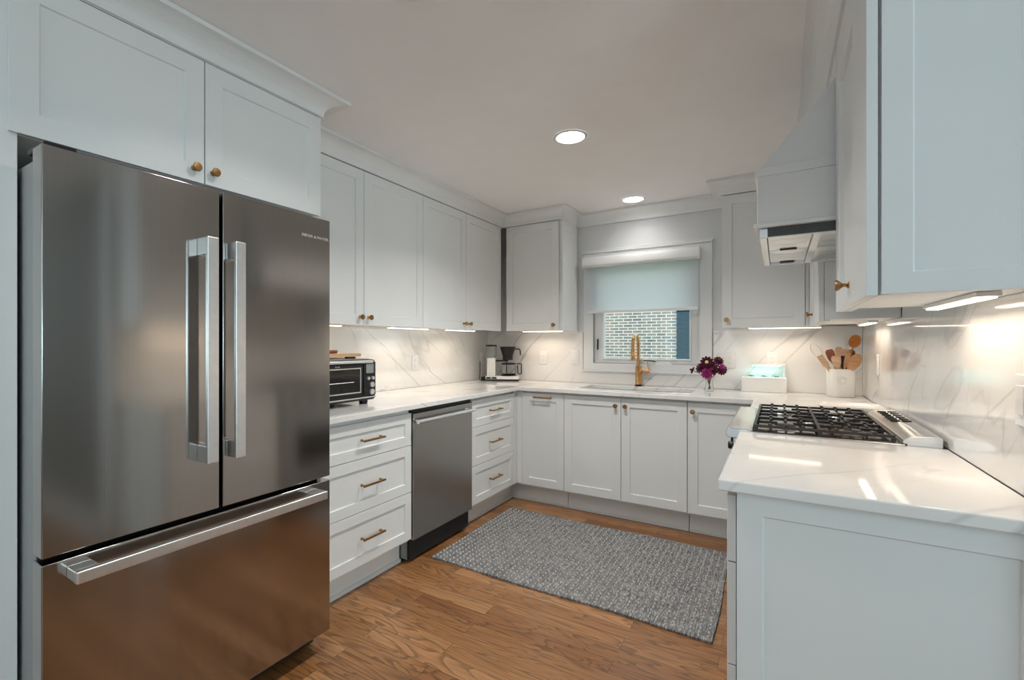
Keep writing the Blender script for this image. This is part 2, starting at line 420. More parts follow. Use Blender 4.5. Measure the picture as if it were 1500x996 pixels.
# crown mouldings (trim)
def crown_prof(zb, proj, zt=ZCE-.001):
    h = zt-.016-zb-.012
    pr = [(-.012, zb), (.006, zb), (.008, zb+.012)]
    for i in range(1, 8):
        a = i/7*PI/2
        pr.append((.008+(proj-.020)*(1-math.cos(a)), zb+.012+h*math.sin(a)))
    pr += [(proj, zt-.016), (proj, zt), (-.012, zt)]
    return pr
YB_U, XL_U, XR_U = 3.616, -2.030, .163            # faces of the wall cabinet doors
struct('trim_1', sweep(BM(), [(-1.74,-.55),(-1.74,1.436),(-2.028,1.436)], crown_prof(2.272, .092)), 'trim')
struct('trim_2', sweep(BM(), [(XL_U,1.55),(XL_U,YB_U),(-1.492,YB_U),(-1.492,YN_-.013),(-.327,YN_-.013),(-.327,YB_U),(XR_U,YB_U),(XR_U,1.342),(.47,1.342)], crown_prof(ZUT+.005, .085)), 'trim')

# quartz backsplash slabs on the walls
def slab(name, bm, label, grp=None):
    return tag(obj(name, bm, 'quartz'), label, 'backsplash', grp)
slab('backsplash', box(BM(), XW+.001, -2.388, 1.46, YN_-.001, ZC+.001, ZU+.009), 'white veined quartz backsplash on the left wall behind the toaster oven')
slab('backsplash', cells(BM(), [-2.387, -1.476, -1.428, -.412, -.327, .462], [ZC+.001, 1.028, ZU-.010, ZU+.009], lambda u, v: not (-1.428 < u < -.412 and v > 1.028) and (v < ZU-.010 or u < -1.476 or u > -.327), 3.959, YN_-.001, 'y'),
     'white veined quartz backsplash behind faucet, flowers and coffee maker under the window')
slab('backsplash', cells(BM(), [1.345, 2.03, 2.79, 3.958], [ZC+.001, ZU+.009, 1.66], lambda u, v: v < ZU+.009 or (2.03 < u < 2.79), .463, XE-.001, 'x'),
     'white veined quartz backsplash on the right wall behind the gas range')

# ------------------------------------------------------------------ window
wt = struct('window_1', cells(BM(), [-1.420, WX0+.012, WX1-.012, -.420], [1.030, WZ0+.012, WZ1-.012, 2.018], lambda u, v: not (WX0 < u < WX1 and WZ0 < v < WZ1), 3.952, 3.971, 'y'), 'trim', .003)
bm = BM()
for a in ((-1.425,-.415,2.018,2.034), (-1.433,-.407,2.034,2.046)): box(bm, a[0], a[1], 3.940, 3.971, a[2], a[3])
obj('head_moulding', bm, 'trim', wt, bev=.003)
obj('sill', box(BM(), -1.432, -.408, 3.936, 3.971, 1.016, 1.030), 'trim', wt, bev=.003)
bm = BM()   # jamb liner
for b in ((WX0,WX0+.012,WZ0,WZ1),(WX1-.012,WX1,WZ0,WZ1),(WX0+.012,WX1-.012,WZ0,WZ0+.012),(WX0+.012,WX1-.012,WZ1-.012,WZ1)):
    box(bm, b[0], b[1], 3.953, 4.13, b[2], b[3])
obj('jamb', bm, 'trim', wt)
sx0, sx1, sz0, sz1 = WX0+.014, WX1-.014, WZ0+.014, WZ1-.014
gx0, gx1, gz0, gz1 = -1.252, -.582, 1.130, 1.880
sash = obj('sash', cells(BM(), [sx0, gx0, gx1, sx1], [sz0, gz0, gz1, sz1], lambda u, v: not (gx0 < u < gx1 and gz0 < v < gz1), 3.985, 4.035, 'y'), 'trim', wt, bev=.004)
obj('bead', cells(BM(), [gx0-.012, gx0-.001, gx1+.001, gx1+.012], [gz0-.012, gz0-.001, gz1+.001, gz1+.012], lambda u, v: not (gx0 < u < gx1 and gz0 < v < gz1), 3.977, 3.984, 'y'), 'white_plastic', sash, bev=.002)
obj('glass_pane', box(BM(), gx0, gx1, 4.008, 4.012, gz0, gz1), 'pane', sash)
obj('sash_lock', box(BM(), -1.305, -1.297, 3.962, 3.984, 1.20, 1.29), 'black', wt, bev=.002, label='black sash lock lever')
bm = prism(BM(), [(-.83,1.083),(-.70,1.083),(-.705,1.098),(-.75,1.112),(-.80,1.108),(-.826,1.096)], 'y', 3.955, 3.975)
obj('crank_cover', bm, 'white_plastic', wt, bev=.004)
obj('crank_handle', tube(BM(), [(-.825,3.945,1.110),(-.88,3.942,1.116),(-.915,3.942,1.116)], .0045, 8), 'black', wt, smooth=True, label='black folding crank handle')
rs = thing('roller_shade', 'white translucent roller shade pulled halfway down the window over the sink', 'roller shade', (-.92, 3.92, 1.5))
obj('cassette', prism(BM(), [(3.950,1.975),(3.885,1.975),(3.872,1.955),(3.872,1.905),(3.888,1.893),(3.950,1.893)], 'x', -1.40, -.50), 'trim', rs, bev=.003)
for x in (-1.404, -.500): obj('end_cap', box(BM(), x, x+.004, 3.866, 3.951, 1.888, 1.980), 'white_plastic', rs, bev=.001)
obj('fabric', box(BM(), -1.368, -.508, 3.9065, 3.9085, 1.528, 1.892), 'shade', rs)
obj('bottom_rail', box(BM(), -1.368, -.508, 3.900, 3.915, 1.506, 1.529), 'trim', rs, bev=.003)

# outside
gr = obj('lawn', box(BM(), -30, 20, 4.6, 45, -.85, -.80), 'grass'); gr['kind'] = 'structure'; gr.name = 'ground'
bb = thing('neighbouring_brick_house', 'pale mottled brick house wall seen outside through the window glass', 'house', (-3, 13.2, -.80))
obj('wall', box(BM(), -9, 3, 13, 17, -.80, 4.6), 'brick', bb)
obj('roof', prism(BM(), [(12.7,4.6),(15,6.2),(17.3,4.6)], 'x', -9.3, 3.3), 'socket', bb)
bm = BM(); box(bm, -2.185, -1.80, 12.955, 12.999, .55, 2.75)
for k in range(54): prism(bm, [(12.955,.585+k*.04),(12.940,.590+k*.04),(12.955,.615+k*.04)], 'x', -2.20, -1.835)
obj('shutter', bm, 'teal', bb, label='teal blue louvred shutter')
bm = BM(); box(bm, -1.79, -.55, 12.93, 12.999, .5, 2.8); wf = obj('window_frame', bm, 'trim', bb)
obj('pane', box(BM(), -1.71, -.63, 12.915, 12.929, .58, 2.72), 'oven_glass', wf)

# ------------------------------------------------------------------ refrigerator
fr = thing('refrigerator', 'tall stainless french door refrigerator with bottom freezer drawer at left', 'refrigerator', (-1.95, .875, 0))
obj('body', box(BM(), -2.36, -1.640, .432, 1.318, .05, 1.735), 'steel_side', fr, bev=.004)
def doorbm(y0, y1, z0, z1): return box(BM(), -1.620, -1.556, y0, y1, z0, z1)
dl = obj('door', doorbm(.422, .8705, .713, 1.756), 'steel', fr, bev=.003, seg=3)
dr = obj('door', doorbm(.8815, 1.327, .713, 1.756), 'steel', fr, bev=.003, seg=3)
dd = obj('freezer_drawer', doorbm(.422, 1.327, .083, .697), 'steel', fr, bev=.003, seg=3)
obj('door_gasket', cells(BM(), [.435, .865, .887, 1.315], [.10, .685, .725, 1.74], lambda u, v: True, -1.640, -1.620, 'x'), 'dark', fr)
def vhandle(par, y0, y1, z0, z1):
    bm = BM(); box(bm, -1.504, -1.490, y0, y1, z0, z1)
    for a, b in ((z0, z0+.055), (z1-.055, z1)): box(bm, -1.556, -1.503, y0+.002, y1-.002, a, b)
    obj('handle', bm, 'handle', par, bev=.003, label='satin aluminium vertical bar handle')
vhandle(dl, .797, .833, .880, 1.588); vhandle(dr, .888, .923, .880, 1.588)
bm = box(BM(), -1.512, -1.490, .472, 1.262, .646, .678)
for a in (.472, 1.207): box(bm, -1.556, -1.510, a, a+.055, .648, .677)
obj('handle', bm, 'handle', dd, bev=.004, label='long horizontal satin bar handle')
for y in (.47, 1.27): obj('foot', box(BM(), -2.30, -1.70, y-.03, y+.03, .003, .05), 'black', fr)
obj('base_grille', box(BM(), -1.66, -1.640, .44, 1.31, .012, .075), 'dark', fr)
obj('hinge_cover', box(BM(), -1.70, -1.575, .432, .50, 1.7565, 1.772), 'black', fr, bev=.004)
def text(name, s, size, parent, m, loc, rot, width=None, ext=.0004):
    cu = bpy.data.curves.new(name, 'FONT'); cu.body = s; cu.size = size; cu.align_x = 'CENTER'; cu.align_y = 'CENTER'; cu.extrude = ext
    t = bpy.data.objects.new(name, cu); C.objects.link(t)
    bpy.context.view_layer.update()
    me = bpy.data.meshes.new_from_object(t.evaluated_get(bpy.context.evaluated_depsgraph_get()))
    bpy.data.objects.remove(t)
    bm = BM(); bm.from_mesh(me)
    w = max(v.co.x for v in bm.verts)-min(v.co.x for v in bm.verts)
    k = (width/w) if width else 1
    bmesh.ops.transform(bm, verts=bm.verts, matrix=Matrix.Translation(loc) @ rot.to_4x4() @ Matrix.Diagonal((k, 1, 1, 1)))
    return obj(name, bm, m, parent)
RX = Matrix(((0,0,1),(1,0,0),(0,1,0)))            # text facing +x, reading along +y
text('logo', 'FISHER & PAYKEL', .0155, dr, 'handle', (-1.5554, 1.2555, 1.6755), RX, .128)

# cabinet over the refrigerator, with the tall side panels that enclose it
fc = thing('refrigerator_cabinet', 'white two door cabinet above the refrigerator with tall side panels', 'cabinet', (-2.07, .92, 0))
obj('carcass', box(BM(), -2.398, -1.762, .427, 1.408, 1.826, 2.30), 'paint', fc)
bm = BM(); box(bm, -2.398, -1.752, .20, .426, 0, ZCE-.001); obj('side_panel', bm, 'paint', fc, bev=.002)
bm = BM(); box(bm, -2.398, -1.762, 1.409, 1.434, 0, ZCE-.001); obj('side_panel', bm, 'paint', fc, bev=.002)
obj('frieze', box(BM(), -1.7615, -1.742, .427, 1.4335, 2.270, 2.345), 'paint', fc)
for a0, a1, k in ((.405, .9185, .882), (.9225, 1.433, .948)):
    d = obj('door', shaker('+x', -1.740, a0, a1, 1.826, 2.266, .064, t=.0115 if a0 < .5 else .020), 'paint', fc, bev=.0015)
    knob(d, '+x', -1.740, k, 1.872)

# ------------------------------------------------------------------ base cabinets
ZT = .150
def toe(parent, o, p, a0, a1):
    bm = BM(); obox(bm, o, p, a0, a1, 0, .135, -.09, -.105); obox(bm, o, p, a0, a1, 0, .02, -.078, -.09)
    obj('toe_kick', bm, 'paint', parent, bev=.002)
def drawer_base(label, o, p, a0, a1, c0, c1, gaps, pulls=True, plen=.15):
    """a0..a1 drawer fronts; c0..c1 depth coordinates of the carcass (perpendicular)"""
    loc = pt(o, p, (a0+a1)/2, 0, -.3); t = thing('drawer_cabinet', label, 'cabinet', loc)
    obj('carcass', obox(BM(), o, p, a0, a1, .135, ZCB-.001, -.022, c0), 'paint', t)
    toe(t, o, p, a0, a1 if a1 != 3.300 else 3.455)
    for z0, z1 in zip(gaps, gaps[1:]):
        d = obj('drawer', shaker(o, p, a0+.0015, a1-.0015, z0+.0015, z1-.0015, .052, t=.0205), 'paint', t, bev=.0015)
        if pulls: pull(d, o, p, (a0+a1)/2-.0, (z0+z1)/2+.001, plen)
    return t
drawer_base('white three drawer base cabinet between refrigerator and dishwasher', '+x', -1.752, 1.440, 2.072, -.640, 0, (ZT, .416, .680, .862), plen=.155)
drawer_base('narrower white three drawer base cabinet right of the dishwasher', '+x', -1.752, 2.700, 3.300, -.640, 0, (ZT, .416, .680, .866), plen=.155)

# dishwasher
dw = thing('dishwasher', 'grey stainless dishwasher with bar handle between the white drawer cabinets', 'dishwasher', (-2.05, 2.386, 0))
obj('body', box(BM(), -2.37, -1.79, 2.078, 2.694, .02, .878), 'steel_side', dw)
obj('door', box(BM(), -1.788, -1.744, 2.080, 2.690, .138, .856), 'steel_dw', dw, bev=.004)
obj('control_strip', box(BM(), -1.789, -1.758, 2.080, 2.690, .8575, .880), 'black', dw, bev=.001)
obj('toe_panel', box(BM(), -1.842, -1.822, 2.080, 2.690, .004, .019), 'dark', dw)
obj('toe_panel', box(BM(), -1.789, -1.776, 2.080, 2.690, .022, .134), 'dark', dw)
bm = tube(BM(), [(-1.712,2.083,.812),(-1.712,2.668,.812)], .0120, 14)
for y in (2.105, 2.646): tube(bm, [(-1.744,y,.812),(-1.713,y,.812)], .009, 10)
obj('handle', bm, 'handle', dw, smooth=True, label='round satin steel bar handle')

# back run
def base_unit(label, a0, a1, doors, filler=None):
    t = thing('base_cabinet', label, 'cabinet', ((a0+a1)/2, 3.65, 0))
    if filler is None: obj('carcass', box(BM(), a0, a1, 3.376, 3.95, .135, ZCB-.001), 'paint', t)
    toe(t, '-y', 3.354, a0 if a0 != -1.7515 else -1.846, a1)
    return t
t = base_unit('white corner base cabinet with a bar pull pull-out left of the sink doors', -1.7515, -1.359, None)
obj('filler_strip', box(BM(), -1.7515, -1.709, 3.358, 3.375, .15, ZCB-.002), 'paint', t)
obj('filler_strip', box(BM(), -1.768, -1.7525, 3.3015, 3.375, .15, ZCB-.002), 'paint', t)
d = obj('door', shaker('-y', 3.354, -1.706, -1.359, ZT, .868, .060, t=.021), 'paint', t, bev=.0015)
pull(d, '-y', 3.354, -1.527, .838, .15)
t = thing('sink_cabinet', 'white double door base cabinet under the sink', 'cabinet', (-.93, 3.65, 0))
bm = BM(); box(bm, -1.356, -.505, 3.376, 3.395, .136, ZCB-.002); box(bm, -1.356, -1.338, 3.396, 3.95, .136, ZCB-.002); box(bm, -.523, -.505, 3.396, 3.95, .136, ZCB-.002); box(bm, -1.337, -.524, 3.396, 3.95, .136, .152)
obj('carcass', bm, 'paint', t); toe(t, '-y', 3.354, -1.356, -.505)
for a0, a1, k in ((-1.3555, -.9345, -.968), (-.9315, -.5045, -.900)):
    d = obj('door', shaker('-y', 3.354, a0, a1, ZT, .868, .060, t=.021), 'paint', t, bev=.0015); knob(d, '-y', 3.354, k, .815)
t = base_unit('white single door corner base cabinet right of the sink doors', -.501, -.115, None)
d = obj('door', shaker('-y', 3.354, -.5005, -.118, ZT, .868, .060, t=.021), 'paint', t, bev=.0015); knob(d, '-y', 3.354, -.468, .812)

# right run: far corner unit, range, near drawer cabinet with finished end
t = thing('base_cabinet', 'white narrow base cabinet hidden in the corner beyond the gas range', 'cabinet', (.18, 3.1, 0))
obj('carcass', box(BM(), -.088, .46, 2.875, 3.35, .135, ZCB-.001), 'paint', t); toe(t, '-x', -.112, 2.875, 3.345)
obj('door', shaker('-x', -.112, 2.878, 3.333, ZT, .868, .060, t=.021), 'paint', t, bev=.0015)
t = drawer_base('near white drawer cabinet with panelled end under the right worktop', '-x', -.112, 1.3755, 2.095, -.570, 0, (.151, .433, .696, .868), pulls=False)
obj('end_panel', shaker('-y', 1.358, -.089, .462, .004, ZCB-.002, .056, t=.016, rec=.006, rail=.052), 'paint', t, bev=.0015)

# ------------------------------------------------------------------ worktops
SX0, SX1, SY0, SY1 = -1.300, -.510, 3.495, 3.835
wt_ = obj('worktop', cells(BM(), [-2.387, -1.722, SX0, SX1, -.129, .462], [1.436, 2.868, 3.323, SY0, SY1, 3.958],
    lambda u, v: (v > 3.323 and not (SX0 < u < SX1 and SY0 < v < SY1)) or u < -1.722 or (u > -.129 and v > 2.868), ZCB, ZC), 'quartz', bev=.004, seg=3)
tag(wt_, 'white quartz worktop running along the left wall and under the window', 'worktop')
tag(obj('worktop', box(BM(), -.129, .462, 1.338, 2.100, ZCB, ZC), 'quartz', bev=.005, seg=3), 'near white quartz worktop on the right in front of the gas range', 'worktop')
sk = thing('sink', 'undermount sink basin set into worktop below the window', 'sink', (-.905, 3.665, .70))
bm = BM()
o4 = [(SX0-.012,SY0-.012),(SX1+.012,SY0-.012),(SX1+.012,SY1+.012),(SX0-.012,SY1+.012)]
lay = [([(SX0-.012,SY0-.012),(SX1+.012,SY0-.012),(SX1+.012,SY1+.012),(SX0-.012,SY1+.012)], .700),
       ([(SX0-.012,SY0-.012),(SX1+.012,SY0-.012),(SX1+.012,SY1+.012),(SX0-.012,SY1+.012)], .8835),
       ([(SX0-.001,SY0-.001),(SX1+.001,SY0-.001),(SX1+.001,SY1+.001),(SX0-.001,SY1+.001)], .8835),
       ([(SX0+.006,SY0+.006),(SX1-.006,SY0+.006),(SX1-.006,SY1-.006),(SX0+.006,SY1-.006)], .715)]
R = [[bm.verts.new((x, y, z)) for x, y in l] for l, z in lay]
for A, B in zip(R, R[1:]):
    for i in range(4): bm.faces.new((A[i], A[(i+1) % 4], B[(i+1) % 4], B[i]))
bm.faces.new(R[0]); bm.faces.new(R[-1]); obj('basin', bm, 'sink', sk, bev=.004)
obj('drain', lathe(BM(), (-.905,3.70,.7155), (0,0,1), [(.045,0),(.045,.002),(.03,.003),(0,.001)], 24), 'handle', sk, smooth=True)

# ------------------------------------------------------------------ faucet
fx, fy = -.945, 3.895
fa = thing('faucet', 'tall gold gooseneck faucet standing behind the sink', 'faucet', (fx, fy, ZC))
obj('base_ring', lathe(BM(), (fx,fy,ZC+.0005), (0,0,1), [(.027,0),(.027,.010),(.024,.012)], 24), 'black', fa, smooth=True, label='dark base ring')
obj('body', lathe(BM(), (fx,fy,ZC+.0125), (0,0,1), [(.0235,0),(.0235,.145),(.020,.150),(.0165,.153),(0,.153)], 24), 'gold', fa, smooth=True)
pts = [(fx,fy,ZC+.155),(fx,fy,1.20),(fx,fy,1.235)]
for i in range(1, 13):
    a = PI*i/12; pts.append((fx, fy-.085+.085*math.cos(a), 1.235+.080*math.sin(a)))
pts += [(fx,fy-.172,1.20)]
obj('spout', tube(BM(), pts, .0135, 16), 'gold', fa, smooth=True)
obj('spray_head', lathe(BM(), (fx,fy-.172,1.205), (0,0,-1), [(.0145,0),(.0165,.01),(.018,.075),(.0155,.082),(0,.082)], 20), 'gold', fa, smooth=True)
lv = obj('lever_hub', lathe(BM(), (fx+.018,fy,1.035), (1,0,0), [(.015,0),(.015,.035),(.020,.037),(.020,.062),(.017,.065),(0,.065)], 18), 'gold', fa, smooth=True)
obj('lever', tube(BM(), [(fx+.072,fy,1.05),(fx+.070,fy,1.115)], [.0045,.0035], 8), 'gold', lv, smooth=True)

# ------------------------------------------------------------------ wall cabinets
def led_bar(label, cx, cy, L, along):
    hx, hy = (L/2, .021) if along == 'x' else (.021, L/2)
    t = thing('under_cabinet_light', label, 'light', (cx, cy, ZU-.004), 'lit bars under the wall cabinets')
    obj('housing', box(BM(), cx-hx, cx+hx, cy-hy, cy+hy, ZU-.0015, ZU+.0095), 'white_plastic', t, bev=.002)
    obj('diffuser', box(BM(), cx-hx+.006, cx+hx-.006, cy-hy+.005, cy+hy-.005, ZU-.006, ZU-.002), 'bar_emit', t, bev=.002, label='lit warm white diffuser')
    area('under_cabinet_lamp', (cx, cy, ZU-.009), (0, 0, 0), hx*2-.014, hy*2-.012, BAR_W*L/.4, BAR_COL, 150)
def wall_cab(label, o, p, a0, a1, depth, doors, knobs, zt=ZUT, **kw):
    t = thing('wall_cabinet', label, 'cabinet', pt(o, p, (a0+a1)/2, ZU, -depth/2))
    bm = obox(BM(), o, p, a0, a1, ZU+.010, 2.345, -.022, -depth)
    bm2 = bm; obox(bm2, o, p, a0, a1, ZU+.0005, ZU+.0095, -.022, -.042)   # bottom front rail
    obj('carcass', bm2, 'paint', t)
    for (d0, d1), k in zip(doors, knobs):
        d = obj('door', shaker(o, p, d0, d1, ZU, zt, t=.0205, **kw), 'paint', t, bev=.0015)
        if k: knob(d, o, p, k[0], k[1])
    return t
wall_cab('white two door wall cabinet nearest the refrigerator on the left wall', '+x', XL_U, 1.438, 2.5215, .365, [(1.440,1.977),(1.981,2.5205)], [(1.945,1.405),(2.013,1.405)])
wall_cab('white two door wall cabinet in the left corner', '+x', XL_U, 2.5235, 3.590, .365, [(2.5245,3.0455),(3.0495,3.5895)], [(3.013,1.405),(3.082,1.405)])
t = wall_cab('white single door wall cabinet left of the window', '-y', YB_U, -2.005, -1.493, .350, [(-1.990,-1.512)], [(-1.548,1.405)])
# finished right side panel facing the window
bm = BM()
def side_shaker(x, y0, y1, z0, z1, st=.055, sgn=1, t=.016, rec=.006):
    bm = BM()
    def loop(a0, a1, b0, b1, d): return [bm.verts.new((x+sgn*d, a, b)) for a, b in ((a0,b0),(a1,b0),(a1,b1),(a0,b1))]
    F = loop(y0,y1,z0,z1,0); I = loop(y0+st,y1-st,z0+st,z1-st,0); R = loop(y0+st+.001,y1-st-.001,z0+st+.001,z1-st-.001,-rec); B = loop(y0,y1,z0,z1,-t)
    for A, Q in ((F,I),(I,R),(B,F)):
        for i in range(4): bm.faces.new((A[i],A[(i+1)%4],Q[(i+1)%4],Q[i]))
    bm.faces.new(R); bm.faces.new(B[::-1]); return bm
obj('side_panel', side_shaker(-1.476, YB_U+.012, 3.957, ZU, ZUT), 'paint', t, bev=.0015)
t = wall_cab('white single door wall cabinet right of the window', '-y', YB_U, -.327, .186, .340, [(-.325,.140)], [(-.296,1.412)])
obj('filler_strip', box(BM(), .143, .162, YB_U+.004, YB_U+.021, ZU, ZUT), 'paint', t)
t = wall_cab('white narrow wall cabinet beyond the range hood on the right wall', '-x', XR_U, 2.800, 3.610, .298, [(2.803,3.608)], [(3.30,1.418)], stl=.15, sth=.30)
t = wall_cab('large near white wall cabinet with brass knob at upper right', '-x', XR_U, 1.360, 1.995, .298, [(1.345,1.995)], [(1.645,1.415)], zt=2.150, stl=.235, sth=.10, rec=.012)
obj('frieze', box(BM(), .166, .184, 1.345, 1.995, 2.153, 2.257), 'paint', t)
obj('end_panel', shaker('-y', 1.342, .189, .462, ZU+.002, 2.345, .052, t=.016, rec=.003, rail=.045), 'paint', t, bev=.0012)
led_bar('lit warm bar under left wall cabinet, nearest the toaster oven', -2.185, 1.735, .42, 'y')
led_bar('lit warm bar under left wall cabinets, above the dishwasher', -2.185, 2.56, .42, 'y')
led_bar('lit warm bar under left corner wall cabinet beside the coffee maker', -2.185, 3.20, .40, 'y')
led_bar('lit warm bar under the wall cabinet left of the window', -1.735, 3.80, .38, 'x')
led_bar('lit warm bar under the wall cabinet right of the window', .03, 3.80, .42, 'x')
led_bar('lit warm bar under far right wall cabinet above the crock', .400, 3.26, .40, 'y')
led_bar('large lit warm bar under the near right wall cabinet', .390, 1.71, .46, 'y')

# ------------------------------------------------------------------ range hood
hd = thing('range_hood', 'white sloped range hood cover with steel insert above the gas range', 'range hood', (.2, 2.4, 1.64))
HY0, HY1 = 2.022, 2.785
obj('hood_cover', prism(BM(), [(-.066,1.690),(-.066,1.880),(.166,2.165),(.166,2.345),(.462,2.345),(.462,1.690)], 'y', HY0, HY1), 'paint', hd, bev=.003)
obj('trim_band', prism(BM(), [(-.074,1.862),(-.074,1.884),(-.060,1.8935),(.462,1.8935),(.462,1.862)], 'y', HY0-.010, HY1+.006), 'paint', hd, bev=.002)
bm = cells(BM(), [-.076, -.046, .452, .462], [HY0-.012, HY0+.012, HY1-.012, HY1+.008], lambda u, v: not (-.046 < u < .452 and HY0+.012 < v < HY1-.012), 1.676, 1.6895)
obj('bottom_band', bm, 'paint', hd, bev=.002)
ins = obj('insert', cells(BM(), [-.060, -.036, .105, .130, .440, .452], [HY0+.014, HY0+.020, HY1-.026, HY1-.014],
     lambda u, v: not ((-.036 < u < .105 or .130 < u < .440) and (HY0+.020 < v < HY1-.026)), 1.640, 1.675), 'steel_light', hd, bev=.002, label='stainless steel hood insert')
obj('side_plate', box(BM(), -.034, .440, HY0+.012-.003, HY0+.0135, 1.643, 1.675), 'gunmetal', ins, label='dark grey side plate')
for x0, x1 in ((-.034, .103), (.132, .438)):
    for y0, y1 in ((HY0+.024, 2.395), (2.403, HY1-.030)):
        bm = BM(); box(bm, x0, x1, y0, y1, 1.652, 1.662)
        for k in range(1, 3): yy = y0+(y1-y0)*k/3; box(bm, x0+.012, x1-.012, yy-.002, yy+.002, 1.6512, 1.652)
        fl = obj('filter', bm, 'steel_light', ins)
        obj('latch', box(BM(), (x0+x1)/2-.03, (x0+x1)/2+.03, y1-.026, y1-.010, 1.6455, 1.6515), 'iron', fl, bev=.002)

# ------------------------------------------------------------------ gas range
rg = thing('gas_range', 'stainless gas range with black cast iron grates on the right', 'range', (.15, 2.486, 0))
RY0, RY1 = 2.108, 2.862
obj('body', box(BM(), -.105, .452, RY0+.004, RY1-.004, .10, .885), 'steel_side', rg)
obj('cooktop', prism(BM(), [(-.105,.886),(-.168,.886),(-.176,.896),(-.176,.913),(-.168,.922),(-.10,.922),(-.092,.917),(.360,.917),(.360,.886)], 'y', RY0, RY1), 'steel_light', rg, bev=.003)
obj('control_panel', prism(BM(), [(-.106,.885),(-.150,.885),(-.146,.79),(-.106,.79)], 'y', RY0, RY1), 'steel_light', rg, bev=.002)
for k in range(5):
    y = RY0+.10+k*.1385
    obj('knob', lathe(BM(), (-.149,y,.838), (-1,0,0), [(.022,0),(.022,.005),(.017,.008),(.016,.022),(.013,.026),(0,.026)], 20), 'black', rg, smooth=True)
od = obj('oven_door', box(BM(), -.150, -.106, RY0+.003, RY1-.003, .225, .782), 'steel_light', rg, bev=.003)
obj('window', box(BM(), -.1525, -.1505, RY0+.12, RY1-.12, .36, .62), 'oven_glass', od)
bm = tube(BM(), [(-.182,RY0+.03,.745),(-.182,RY1-.03,.745)], .010, 12)
for y in (RY0+.06, RY1-.06): tube(bm, [(-.150,y,.745),(-.181,y,.745)], .009, 8)
obj('handle', bm, 'handle', od, smooth=True)
obj('storage_drawer', box(BM(), -.148, -.106, RY0+.003, RY1-.003, .10, .220), 'steel_light', rg, bev=.003)
obj('kick_plate', box(BM(), -.120, -.08, RY0+.01, RY1-.01, .004, .098), 'dark', rg)
obj('spill_tray', box(BM(), -.085, .335, RY0+.006, RY1-.006, .9175, .9205), 'enamel', rg, bev=.001)
bv = obj('back_vent', prism(BM(), [(.352,.918),(.352,.930),(.372,.945),(.440,.950),(.452,.946),(.452,.887),(.362,.887),(.362,.918)], 'y', RY0, RY1), 'steel_light', rg, bev=.003)
for r in range(2):
    for k in range(6):
        y = RY0+.36+k*.058
        obj('slot', box(BM(), .376+r*.035, .404+r*.035, y, y+.020, .9465+r*.0012, .9512+r*.0006), 'dark', bv)
for x, y, r in ((.02,2.26,.040),(.235,2.26,.032),(.13,2.485,.046),(.02,2.71,.036),(.235,2.71,.040)):
    b_ = obj('burner', lathe(BM(), (x,y,.9208), (0,0,1), [(r+.012,0),(r+.010,.004),(r,.005),(r,.0075),(0,.0075)], 24), 'steel_light', rg, smooth=True)
    obj('burner_cap', lathe(BM(), (x,y,.9285), (0,0,1), [(r*.9,0),(r*.92,.002),(r*.8,.004),(0,.0045)], 24), 'iron', b_, smooth=True)
def grate2(y0, y1):
    bm = BM(); x0, x1, zt, zb, w = -.082, .335, .943, .9335, .0048
    ym = (y0+y1)/2; xs = [x0+w, (x0+x1)/2, x1-w]
    for x in xs: box(bm, x-w, x+w, y0, y1, zb, zt)
    for y in (y0+w, y1-w):
        for a, b in ((xs[0]+w, xs[1]-w), (xs[1]+w, xs[2]-w)): box(bm, a, b, y-w, y+w, zb, zt)
    for cx in ((xs[0]+xs[1])/2, (xs[1]+xs[2])/2):
        for dx in (-.052, 0, .052):
            L = .060 if dx else .082
            for s, yy in ((1, y0+2*w), (-1, y1-2*w)):
                a, b = sorted((yy, yy+s*L)); box(bm, cx+dx-w*.8, cx+dx+w*.8, a, b, zb, zt)
        for s in (-1, 1):
            a, b = sorted((cx+s*.028, cx+s*((xs[1]-xs[0])/2-w))); box(bm, a, b, ym-w*.8, ym+w*.8, zb, zt)
        for dx in (-.052, 0, .052):
            for yy in (y0+w, y1-w): box(bm, cx+dx-.006, cx+dx+.006, yy-w-.0005, yy+w+.0005, zt, zt+.006)
    for x in xs:
        for y in (y0+w, y1-w): box(bm, x-.007, x+.007, y-.006, y+.006, .9208, zb)
    return bm
gw = (RY1-RY0-.016)/3
for k in range(3): obj('grate', grate2(RY0+.008+k*gw+.001, RY0+.008+(k+1)*gw-.001), 'iron', rg, label='black cast iron grate' )

# ------------------------------------------------------------------ ceiling lights
def can(x, y, label, power=1.0):
    t = thing('recessed_light', label, 'light', (x, y, ZCE-.004), 'round recessed lights in the ceiling')
    obj('trim_ring', lathe(BM(), (x,y,ZCE-.0005), (0,0,-1), [(.092,0),(.092,.003),(.078,.006),(.074,.004)], 40, closed=False), 'trim', t, smooth=True)
    obj('lens', lathe(BM(), (x,y,ZCE-.001), (0,0,-1), [(.074,0),(.074,.0035),(.05,.005),(0,.0055)], 40), 'can_emit', t, smooth=True, label='lit white lens')
    area('recessed_lamp', (x, y, ZCE-.012), (0,0,0), .14, .14, CAN_W*power, CAN_COL, 134, 'DISK')
can(-.935, 2.402, 'larger round lit recessed ceiling light in the middle of the room')
can(-.935, 3.694, 'smaller round lit recessed ceiling light close above the window', .09)
can(-.935, 1.10, 'round lit recessed ceiling light in front of the refrigerator', .45)
can(-.935, -.20, 'round lit recessed ceiling light behind the viewer', .25)

